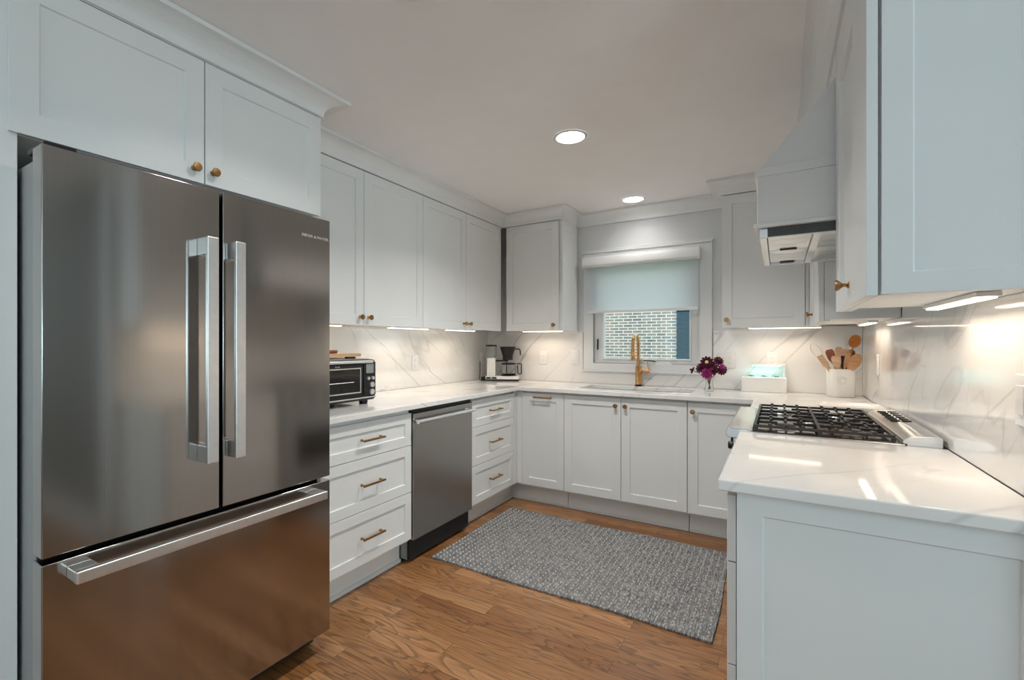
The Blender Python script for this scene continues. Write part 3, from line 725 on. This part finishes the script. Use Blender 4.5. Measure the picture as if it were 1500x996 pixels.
# ------------------------------------------------------------------ outlets and switches
def plate(label, o, p, a, z, gangs=1, kind='outlet', w=.070, h=.116):
    W_ = w+(gangs-1)*.046
    t = thing('electrical_outlet' if kind == 'outlet' else 'light_switch', label, 'outlet' if kind == 'outlet' else 'switch', pt(o, p, a, z))
    obj('cover_plate', obox(BM(), o, p, a-W_/2, a+W_/2, z-h/2, z+h/2, .0005, .0055), 'white_plastic', t, bev=.002)
    for g in range(gangs):
        ga = a+(g-(gangs-1)/2)*.046
        if kind == 'outlet':
            for s in (-1, 1):
                r_ = obj('receptacle', lathe(BM(), pt(o, p, ga, z+s*.020, .0055), AX[o], [(.0155,0),(.0155,.0015),(.014,.002),(0,.002)], 20), 'white_plastic', t, smooth=True)
                bm = BM()
                for q in (-.006, .006): obox(bm, o, p, ga+q-.001, ga+q+.001, z+s*.020-.002, z+s*.020+.005, .0076, .0079)
                obj('slot', bm, 'socket', r_)
        else:
            obj('rocker', obox(BM(), o, p, ga-.0165, ga+.0165, z-.033, z+.033, .0055, .0085), 'white_plastic', t, bev=.002)
    return t
plate('white outlet on the left backsplash above the dishwasher', '+x', -2.388, 2.865, 1.105)
plate('white switch on the left backsplash behind the coffee maker', '+x', -2.388, 3.845, 1.115, kind='switch')
plate('white outlet on the far backsplash right of the coffee maker', '-y', 3.959, -1.795, 1.125)
plate('white switch on far backsplash next to the left window casing', '-y', 3.959, -1.50, 1.135, kind='switch')
plate('white double outlet plate behind the dark flowers', '-y', 3.959, -.325, 1.130, gangs=2)
plate('white outlet behind the small white indoor planter', '-y', 3.959, -.038, 1.135)
plate('white outlet on right wall beside the utensil crock', '-x', .463, 3.37, 1.137)
plate('white switch plate cut off at the right edge of the picture', '-x', .463, 1.520, 1.128, gangs=2, kind='switch')

# ------------------------------------------------------------------ toaster oven
OX0, OX1, OY0, OY1, OZ0, OZ1 = -2.30, -1.945, 1.515, 1.990, .936, 1.168
to = thing('toaster_oven', 'black and chrome toaster oven on the left worktop beside the refrigerator', 'toaster oven', (-2.12, 1.75, ZC))
obj('body', box(BM(), OX0, OX1, OY0, OY1, OZ0, OZ1-.004), 'black', to, bev=.016, seg=4)
obj('top_panel', box(BM(), OX0+.01, OX1-.012, OY0+.012, OY1-.045, OZ1-.0035, OZ1+.002), 'steel_light', to, bev=.0015)
obj('top_trim', tube(BM(), [(OX1+.010,OY0+.01,1.153),(OX1+.010,OY1-.040,1.153)], .010, 12, .9), 'handle', to, smooth=True, label='chrome bar handle')
obj('bottom_trim', box(BM(), OX1+.0005, OX1+.005, OY0+.01, OY1-.004, .950, .957), 'handle', to, bev=.001)
dr_ = obj('door', box(BM(), OX1+.0005, OX1+.010, OY0+.012, 1.880, .965, 1.140), 'black', to, bev=.003)
obj('window', box(BM(), OX1+.0102, OX1+.011, OY0+.035, 1.858, .990, 1.115), 'oven_glass', dr_)
obj('window_rim', cells(BM(), [OY0+.030, OY0+.036, 1.857, 1.863], [.984, .990, 1.115, 1.121], lambda u, v: not (OY0+.036 < u < 1.857 and .990 < v < 1.115), OX1+.0102, OX1+.0125, 'x'), 'handle', dr_)
obj('rack_bar', tube(BM(), [(OX1+.0115,OY0+.05,1.045),(OX1+.0115,1.81,1.045)], .0018, 6), 'handle', dr_)
cp = obj('control_panel', box(BM(), OX1+.0005, OX1+.008, 1.888, OY1-.012, .965, 1.150), 'black', to, bev=.002)
obj('display', box(BM(), OX1+.0082, OX1+.009, 1.905, 1.962, 1.088, 1.140), 'screen', cp)
for y, z, r in ((1.916,1.060,.010),(1.950,1.060,.010),(1.945,1.024,.016),(1.945,.984,.016)):
    obj('knob', lathe(BM(), (OX1+.008,y,z), (1,0,0), [(r,0),(r,.010),(r*.85,.013),(0,.013)], 18), 'handle', cp, smooth=True)
text('lettering', 'Breville', .011, dr_, 'handle', (OX1+.0102, 1.70, 1.1305), RX)
for x in (OX0+.04, OX1-.04):
    for y in (OY0+.05, OY1-.06): obj('foot', lathe(BM(), (x,y,ZC+.0005), (0,0,1), [(.022,0),(.024,.008),(.024,.024)], 16), 'black', to, smooth=True)
cb = thing('cutting_board', 'pale wooden cutting board lying on top of the toaster oven', 'cutting board', (-2.12, 1.73, OZ1+.002))
obj('board', box(BM(), -2.265, -1.985, 1.50, 1.915, OZ1+.0125, OZ1+.032), 'w_board', cb, bev=.004)
for y in (1.56, 1.855):
    for x in (-2.24, -2.01): obj('foot', box(BM(), x-.012, x+.012, y-.028, y+.028, OZ1+.0025, OZ1+.0122), 'black', cb)
bm = BM(); prof = []
for i in range(13): a = -PI/2+PI*i/12; prof.append((-2.09+.0+.085*math.sin(a), 1.735+.07*math.cos(a)))
prism(bm, [(-2.175,1.515)]+prof+[(-2.005,1.515)], 'z', OZ1+.0325, OZ1+.050)
tag(obj('cutting_board', bm, 'w_dark', bev=.006, seg=3), 'dark rounded wooden board stacked on the pale cutting board', 'cutting board')

# ------------------------------------------------------------------ coffee maker
cm = thing('coffee_maker', 'white and black filter coffee maker with glass jug in the left corner', 'coffee maker', (-2.16, 3.83, ZC))
rot = Matrix.Rotation(math.radians(24), 4, 'Z'); cO = Vector((-2.150, 3.805, ZC))
def cobj(name, bm, m, par=cm, **kw):
    bmesh.ops.transform(bm, verts=bm.verts, matrix=Matrix.Translation(cO) @ rot @ Matrix.Scale(1.1, 4)); return obj(name, bm, m, par, **kw)
cobj('base', box(BM(), -.165, .150, -.065, .065, .001, .012), 'black', bev=.003)
cobj('housing', box(BM(), -.125, .150, -.062, .062, .0125, .040), 'white_plastic', bev=.004, label='cream white base housing')
cobj('side_block', box(BM(), -.163, -.126, -.055, .055, .0125, .032), 'black', bev=.006)
for x in (-.100, -.052): cobj('switch', box(BM(), x-.019, x+.019, -.066, -.0622, .018, .031), 'black', bev=.001)
tw = cobj('tower', box(BM(), -.115, -.045, -.040, .040, .0405, .190), 'white_plastic', bev=.005, label='white tower')
tk = cobj('water_tank', lathe(BM(), (-.083,0,.191), (0,0,1), [(.044,0),(.050,.03),(.050,.092),(.047,.092),(.047,.03),(.041,.004)], 28, sx=1.1, sy=.9, closed=False), 'glass', smooth=True, label='clear water tank')
cobj('tank_lid', lathe(BM(), (-.083,0,.2835), (0,0,1), [(.052,0),(.053,.006),(.050,.014),(0,.014)], 28, sx=1.1, sy=.9), 'black', smooth=True)
cobj('support_arm', box(BM(), -.0445, .058, -.018, .018, .158, .170), 'black', bev=.003)
fbk = cobj('filter_basket', lathe(BM(), (.055,0,.171), (0,0,1), [(.040,0),(.044,.012),(.040,.022),(.046,.045),(.066,.105),(.066,.110),(0,.112)], 28), 'black', smooth=True)
h_ = tube(BM(), [(.118,0,.262),(.150,0,.262),(.158,0,.250),(.160,0,.212)], .005, 8); bmesh.ops.transform(h_, verts=h_.verts, matrix=Matrix.Translation(cO) @ rot @ Matrix.Scale(1.1, 4))
obj('basket_handle', h_, 'black', cm, smooth=True)
cobj('drip_tube', tube(BM(), [(.045,0,.056),(.045,0,.157)], .0045, 8), 'black', smooth=True)
cobj('hot_plate', lathe(BM(), (.062,0,.0405), (0,0,1), [(.066,0),(.066,.005),(0,.006)], 28), 'black', smooth=True)
jg = cobj('jug', lathe(BM(), (.062,0,.048), (0,0,1), [(.052,0),(.062,.010),(.064,.05),(.058,.085),(.056,.085),(.061,.05),(.059,.012),(0,.004)], 28, closed=False), 'glass', smooth=True, label='clear glass jug')
cobj('jug_lid', lathe(BM(), (.062,0,.1335), (0,0,1), [(.060,0),(.060,.010),(.045,.014),(0,.014)], 28), 'black', smooth=True)
cobj('jug_handle', tube(BM(), [(.124,0,.140),(.165,0,.140),(.168,0,.133),(.168,0,.060),(.160,0,.055),(.140,0,.058),(.136,0,.128)], .0045, 8), 'black', smooth=True)
RC = Matrix(((1,0,0),(0,0,-1),(0,1,0)))
rt = rot.to_3x3() @ RC
text('lettering', 'Moccamaster', .009, tw, 'socket', cO + rot.to_3x3() @ Vector((-.088, -.0445, .068)), rt, .052)
tag(obj('power_cord', tube(BM(), [(-2.375,3.80,1.085),(-2.372,3.795,1.0),(-2.372,3.79,.935),(-2.366,3.775,.920),(-2.352,3.755,.919)], .0035, 8), 'black', smooth=True), 'thin black cord hanging down the backsplash beside coffee maker', 'cord')

# ------------------------------------------------------------------ vase with dark dahlias
vx, vy = -.415, 3.730
va = thing('vase', 'small clear glass vase on the worktop right of the faucet', 'vase', (vx, vy, ZC))
obj('glass_body', lathe(BM(), (vx,vy,ZC+.0005), (0,0,1), [(.030,0),(.033,.006),(.026,.035),(.022,.062),(.029,.096),(.0275,.096),(.0195,.062),(.023,.035),(.028,.010),(0,.008)], 28, closed=False), 'glass', va, smooth=True)
fl_g = 'dark dahlias in the vase'
def dahlia(label, c, r, m, ax, centre=None, layers=4):
    c = Vector(c); u, w, a = frame_of(ax)
    t = thing('flower', label, 'flower', tuple(c), fl_g)
    bm = BM()
    for L in range(layers):
        n = 11-L*1; el = (L+.3)/layers*1.15; rr = r*(1-.18*L); off = L*.3
        for i in range(n):
            th = 2*PI*i/n+off; d = (u*math.cos(th)+w*math.sin(th))*math.cos(el)+a*math.sin(el)
            s = (u*-math.sin(th)+w*math.cos(th)); nn = d.cross(s)
            P = [c, c+d*rr*.5+s*rr*.20+nn*rr*.04, c+d*rr*.86+s*rr*.17, c+d*rr*1.0, c+d*rr*.86-s*rr*.17, c+d*rr*.5-s*rr*.20+nn*rr*.04]
            M0 = c+d*rr*.6-nn*rr*.08
            vs = [bm.verts.new(p) for p in P]; mv = bm.verts.new(M0)
            for k in range(6): bm.faces.new((vs[k], vs[(k+1) % 6], mv))
    p_ = obj('petals', bm, m, t)
    sm = p_.modifiers.new('thick', 'SOLIDIFY'); sm.thickness = r*.03
    bm = BM(); bmesh.ops.create_icosphere(bm, subdivisions=2, radius=r*.26); bmesh.ops.translate(bm, verts=bm.verts, vec=c+a*r*.55)
    obj('flower_centre', bm, centre or m, t, smooth=True)
    bm = tube(BM(), [c-a*r*.1, (c*.6+Vector((vx,vy,ZC+.10))*.4), Vector((vx+(c.x-vx)*.15, vy+(c.y-vy)*.15, ZC+.09)), Vector((vx-(c.x-vx)*.08, vy-(c.y-vy)*.08, ZC+.018))], .0022, 6)
    obj('stem', bm, 'stem', t, smooth=True)
dz = ZC
dahlia('dark crimson dahlia with pale yellow centre at top of bouquet', (vx-.012,vy-.03,dz+.205), .047, 'crimson', (.1,-1,.15), 'yellow')
dahlia('dark crimson dahlia at upper right of bouquet', (vx+.058,vy+.00,dz+.215), .037, 'crimson', (.35,-.8,.5))
dahlia('dark crimson dahlia in the middle of bouquet', (vx+.020,vy-.045,dz+.162), .050, 'crimson', (.1,-1,.05))
dahlia('dark crimson dahlia at left of bouquet', (vx-.052,vy-.012,dz+.165), .042, 'crimson', (-.5,-.8,.3))
dahlia('bright magenta dahlia hanging over the front of vase', (vx-.010,vy-.055,dz+.128), .042, 'magenta', (-.1,-1,-.25), 'crimson')
dahlia('crimson pink dahlia at right edge of bouquet', (vx+.080,vy-.015,dz+.155), .040, 'crimson', (.6,-.8,.0))
dahlia('small magenta dahlia at right edge of bouquet', (vx+.085,vy-.03,dz+.175), .024, 'magenta', (.6,-.8,.3))
dahlia('small dark bud sticking out at left of bouquet', (vx-.105,vy-.005,dz+.145), .030, 'crimson', (-.9,-.3,.4), None, 5)

# ------------------------------------------------------------------ indoor planter
pl = thing('indoor_planter', 'small white countertop herb planter with glowing lamp arm', 'planter', (-.085, 3.83, ZC))
PX0, PX1, PY0, PY1 = -.222, .048, 3.865, 3.945
PY0, PY1 = 3.845, 3.935
bm = cells(BM(), [PX0, PX0+.008, PX1-.008, PX1], [PY0, PY0+.008, PY1-.008, PY1], lambda u, v: not (PX0+.008 < u < PX1-.008 and PY0+.008 < v < PY1-.008), ZC+.001, ZC+.103)
obj('trough', bm, 'white_plastic', pl, bev=.003)
obj('planting_tray', box(BM(), PX0+.009, PX1-.009, PY0+.009, PY1-.009, ZC+.070, ZC+.085), 'white_plastic', pl)
bm = box(BM(), PX1-.022, PX1-.008, PY1+.002, PY1+.014, ZC+.001, ZC+.185); box(bm, PX0+.055, PX1-.008, PY1-.06, PY1+.014, ZC+.1855, ZC+.197)
obj('lamp_arm', bm, 'white_plastic', pl, bev=.002)
obj('grow_lamp', box(BM(), PX0+.065, PX1-.03, PY1-.055, PY1+.0, ZC+.181, ZC+.185), 'grow_emit', pl, label='lit pale green grow lamp')
area('grow_light', ((PX0+PX1)/2, PY1-.03, ZC+.178), (0,0,0), .18, .04, .10, (.55,1.0,.92))
for i, x in enumerate((-.165, -.085, -.015)):
    t = thing('seedling', ['leftmost tiny green seedling in the white planter', 'middle tiny green seedling in the white planter', 'rightmost tiny green seedling in the white planter'][i], 'seedling', (x, 3.885, ZC+.0855), 'seedlings in the planter')
    obj('stem', tube(BM(), [(x,3.885,ZC+.086),(x,3.885,ZC+.108)], .001, 6), 'green', t)
    for k in range(5):
        a = 2*PI*k/5+i; bm = BM(); bmesh.ops.create_icosphere(bm, subdivisions=2, radius=.0095)
        bmesh.ops.scale(bm, verts=bm.verts, vec=(1.3,.8,.25)); bmesh.ops.rotate(bm, verts=bm.verts, matrix=Matrix.Rotation(a, 3, 'Z'), cent=(0,0,0))
        bmesh.ops.translate(bm, verts=bm.verts, vec=(x+.010*math.cos(a), 3.885+.010*math.sin(a), ZC+.110+.004*(k % 2)))
        obj('leaf', bm, 'green', t, smooth=True)

# ------------------------------------------------------------------ utensil crock
kx, ky = .335, 3.800
ck = thing('utensil_crock', 'white square-sided ceramic crock full of utensils in the right corner', 'crock', (kx, ky, ZC))
def superell(a, b, n, N=40):
    out = []
    for i in range(N):
        t_ = 2*PI*i/N; c_, s_ = math.cos(t_), math.sin(t_)
        out.append((a*math.copysign(abs(c_)**(2/n), c_), b*math.copysign(abs(s_)**(2/n), s_)))
    return out
bm = BM(); rings = []
for a, b, z in ((.084,.058,.001),(.088,.062,.006),(.090,.064,.10),(.0885,.063,.175),(.0865,.061,.178),(.084,.0585,.174),(.084,.058,.012)):
    rings.append([bm.verts.new((kx+math.cos(.35)*x-math.sin(.35)*y*1, ky+math.sin(.35)*x+math.cos(.35)*y, ZC+z)) for x, y in superell(a*.76, b*.86, 4.5)])
for A, B in zip(rings, rings[1:]):
    for i in range(40): bm.faces.new((A[i], A[(i+1) % 40], B[(i+1) % 40], B[i]))
bm.faces.new(rings[0]); bm.faces.new(rings[-1]); obj('pot', bm, 'white_gloss', ck, smooth=True)
bm = BM(); fn_ = Vector((math.sin(.35), -math.cos(.35), 0)); ce = Vector((kx,ky,ZC+.108)) + fn_*.0556; uu = Vector((math.cos(.35), math.sin(.35), 0))
tube(bm, [ce-uu*.018+(uu*math.cos(2*PI*i/20)+Vector((0,0,1))*math.sin(2*PI*i/20))*.024 for i in range(20)], .0012, 5)
tube(bm, [ce-uu*.018+(uu*math.cos(2*PI*i/14)+Vector((0,0,1))*math.sin(2*PI*i/14))*.013 for i in range(12)], .0012, 5)
obj('emblem', bm, 'faint', ck, label='faint round grey emblem')
def utensil(name, label, cat, base, head, kind, m, r=.0055, hw=.026, hl=.085, m2=None):
    """handle from inside the crock to head"""
    b = Vector((kx+base[0], ky+base[1], ZC+.016)); h = Vector((kx+head[0], ky+head[1], ZC+head[2])); d = (h-b).normalized()
    view = (Vector((0,0,1.2555))-h).normalized(); s = d.cross(view).normalized(); n = s.cross(d).normalized()
    t = thing(name, label, cat, tuple(b), 'utensils in the crock')
    neck = h-d*hl
    obj('handle', tube(BM(), [b, b*.5+neck*.5, neck+d*.004], [r*.9, r, r*.8], 10), m, t, smooth=True)
    bm = BM()
    if kind == 'spoon':
        N = 20; o_ = neck+d*hl/2
        ringO = [o_+d*(hl/2*math.cos(2*PI*i/N))+s*(hw*math.sin(2*PI*i/N)) for i in range(N)]
        F = [bm.verts.new(p+n*.004) for p in ringO]; B = [bm.verts.new(p-n*.003) for p in ringO]
        F2 = [bm.verts.new(o_+(p-o_)*.6-n*.004) for p in ringO]; B2 = [bm.verts.new(o_+(p-o_)*.6-n*.012) for p in ringO]
        for X_, Y_ in ((F, F2), (B, B2), (F, B)):
            for i in range(N): bm.faces.new((X_[i], X_[(i+1) % N], Y_[(i+1) % N], Y_[i]))
        bm.faces.new(F2); bm.faces.new(B2)
    elif kind == 'paddle':
        pr = [(-.3,0),(-.85,.35),(-1,.8),(-.7,1),(.7,1),(1,.8),(.85,.35),(.3,0)]
        F = [bm.verts.new(neck+d*hl*y+s*hw*x+n*.003) for x, y in pr]; B = [bm.verts.new(neck+d*hl*y+s*hw*x-n*.003) for x, y in pr]
        bm.faces.new(F); bm.faces.new(B[::-1])
        for i in range(8): bm.faces.new((F[i], F[(i+1) % 8], B[(i+1) % 8], B[i]))
    elif kind == 'ring':
        o_ = neck+d*hl/2
        pts = [o_+d*(hl/2*math.cos(2*PI*i/24+PI))+s*(hw*math.sin(2*PI*i/24+PI)) for i in range(25)]
        tube(bm, pts, .0035, 8)
    elif kind == 'block':
        prv = [(-1,0),(-1,1),(1,1),(1,0)]
        F = [bm.verts.new(neck+d*hl*y+s*hw*x+n*hw*.7) for x, y in prv]; B = [bm.verts.new(neck+d*hl*y+s*hw*x-n*hw*.7) for x, y in prv]
        bm.faces.new(F); bm.faces.new(B[::-1])
        for i in range(4): bm.faces.new((F[i], F[(i+1) % 4], B[(i+1) % 4], B[i]))
    obj('head', bm, m2 or m, t, bev=0 if kind == 'ring' else .0015, smooth=True)
    return t
U = utensil
U('wooden_spoon', 'tall orange wooden spoon standing highest at right in the crock', 'spoon', (-.01,.02), (.082,.010,.395), 'spoon', 'w_orange', .006, .031, .085)
U('wooden_spoon', 'large pale orange wooden spoon leaning right over crock rim', 'spoon', (-.03,-.02), (.088,-.045,.275), 'spoon', 'w_mid', .007, .032, .115)
U('wooden_spatula', 'broad pale wooden spatula at the front of the crock', 'spatula', (.0,-.03), (-.030,-.050,.262), 'paddle', 'w_pale', .007, .026, .085)
U('wooden_spatula', 'slim pale wooden spatula left of the large orange spoon', 'spatula', (-.02,-.01), (.038,-.035,.285), 'paddle', 'w_mid', .005, .014, .105)
U('wooden_spoon', 'pale wooden spoon standing at the back of crock centre', 'spoon', (.01,.02), (-.008,.030,.318), 'paddle', 'w_pale', .006, .020, .085)
U('wooden_spatula', 'reddish brown wooden spatula behind the pale utensils', 'spatula', (.02,.0), (-.060,.012,.300), 'paddle', 'w_red', .006, .024, .095)
U('wooden_spoon', 'small dark reddish spoon under the tallest orange spoon', 'spoon', (-.02,.03), (.062,.028,.300), 'spoon', 'w_red', .006, .022, .06)
U('wooden_mallet', 'pale wooden mallet leaning out over left rim of crock', 'mallet', (.03,-.02), (-.112,-.020,.262), 'block', 'w_pale', .012, .017, .075)
U('whisk', 'loop of metal whisk sticking out highest at left of crock', 'whisk', (.02,.02), (-.150,.006,.338), 'ring', 'handle', .004, .024, .10)
U('spatula', 'black handled utensil between the wooden ones in the crock', 'utensil', (.01,-.0), (.012,-.028,.262), 'paddle', 'black', .005, .017, .09)
U('wooden_spoon', 'speckled wooden spoon at back right of crock', 'spoon', (-.01,.0), (.025,.020,.305), 'paddle', 'w_pale', .005, .026, .06)

# serving tray between range and crock
TX0, TX1, TY0, TY1 = .180, .450, 3.00, 3.27
bm = BM(); rings = []
for a, z in ((.126,.001),(.132,.012),(.135,.020),(.131,.020),(.127,.012),(.122,.007)):
    rings.append([bm.verts.new(((TX0+TX1)/2+x, (TY0+TY1)/2+y, ZC+z)) for x, y in superell(a, a, 7)])
for A, B in zip(rings, rings[1:]):
    for i in range(40): bm.faces.new((A[i], A[(i+1) % 40], B[(i+1) % 40], B[i]))
bm.faces.new(rings[0]); bm.faces.new(rings[-1])
tag(obj('serving_tray', bm, 'white_gloss', smooth=True), 'square white rimmed ceramic tray on worktop beyond the gas range', 'tray')

# ------------------------------------------------------------------ rug
RX0, RX1, RYa, RYb = -1.715, -.235, 2.200, 3.190
rg_ = thing('rug', 'grey woven runner rug with rows of cream knots on the wood floor', 'rug', ((RX0+RX1)/2, (RYa+RYb)/2, 0))
bm = BM(); nx, ny = 74, 40; G = []
for i in range(nx+1):
    row = []
    for j in range(ny+1):
        x = RX0+(RX1-RX0)*i/nx; y = RYa+(RYb-RYa)*j/ny
        ex = .0015*math.sin(j*1.9)+.005*math.sin(j*.16) if i in (0, nx) else 0
        ey = .003*math.sin(i*2.3)+.006*math.sin(i*.13+1) if j in (0, ny) else 0
        z = .0105+(.0015*math.sin(i*PI)+.0012*math.sin(x*11)*math.cos(y*7))
        row.append(bm.verts.new((x+ex, y+ey, z)))
    G.append(row)
for i in range(nx):
    for j in range(ny): bm.faces.new((G[i][j], G[i+1][j], G[i+1][j+1], G[i][j+1]))
res = bmesh.ops.extrude_face_region(bm, geom=bm.faces[:])
vv = [g for g in res['geom'] if isinstance(g, bmesh.types.BMVert)]
for v in vv: v.co.z = .001
obj('weave', bm, 'rug', rg_, smooth=False)
bm = BM(); cols = 42; rows = 30
for i in range(cols):
    for j in range(rows):
        x = RX0+.018+(RX1-RX0-.036)*i/(cols-1)+random.uniform(-.002,.002); y = RYa+.012+(RYb-RYa-.024)*(j+(.5 if i % 2 else 0))/rows+random.uniform(-.002,.002)
        vs = [bm.verts.new((x+dx, y+dy, .0095)) for dx, dy in ((.0055,0),(0,.008),(-.0055,0),(0,-.008))]; tp = bm.verts.new((x, y, .0175))
        md = [bm.verts.new((x+dx, y+dy, .0155)) for dx, dy in ((.004,0),(0,.006),(-.004,0),(0,-.006))]
        for k in range(4):
            bm.faces.new((vs[k], vs[(k+1) % 4], md[(k+1) % 4], md[k])); bm.faces.new((md[k], md[(k+1) % 4], tp))
k_ = obj('knots', bm, 'rug_dot', rg_, smooth=True, label='rows of cream wool knots'); k_['kind'] = 'stuff'

for o in list(bpy.data.objects):
    if '_w' in o: del o['_w']
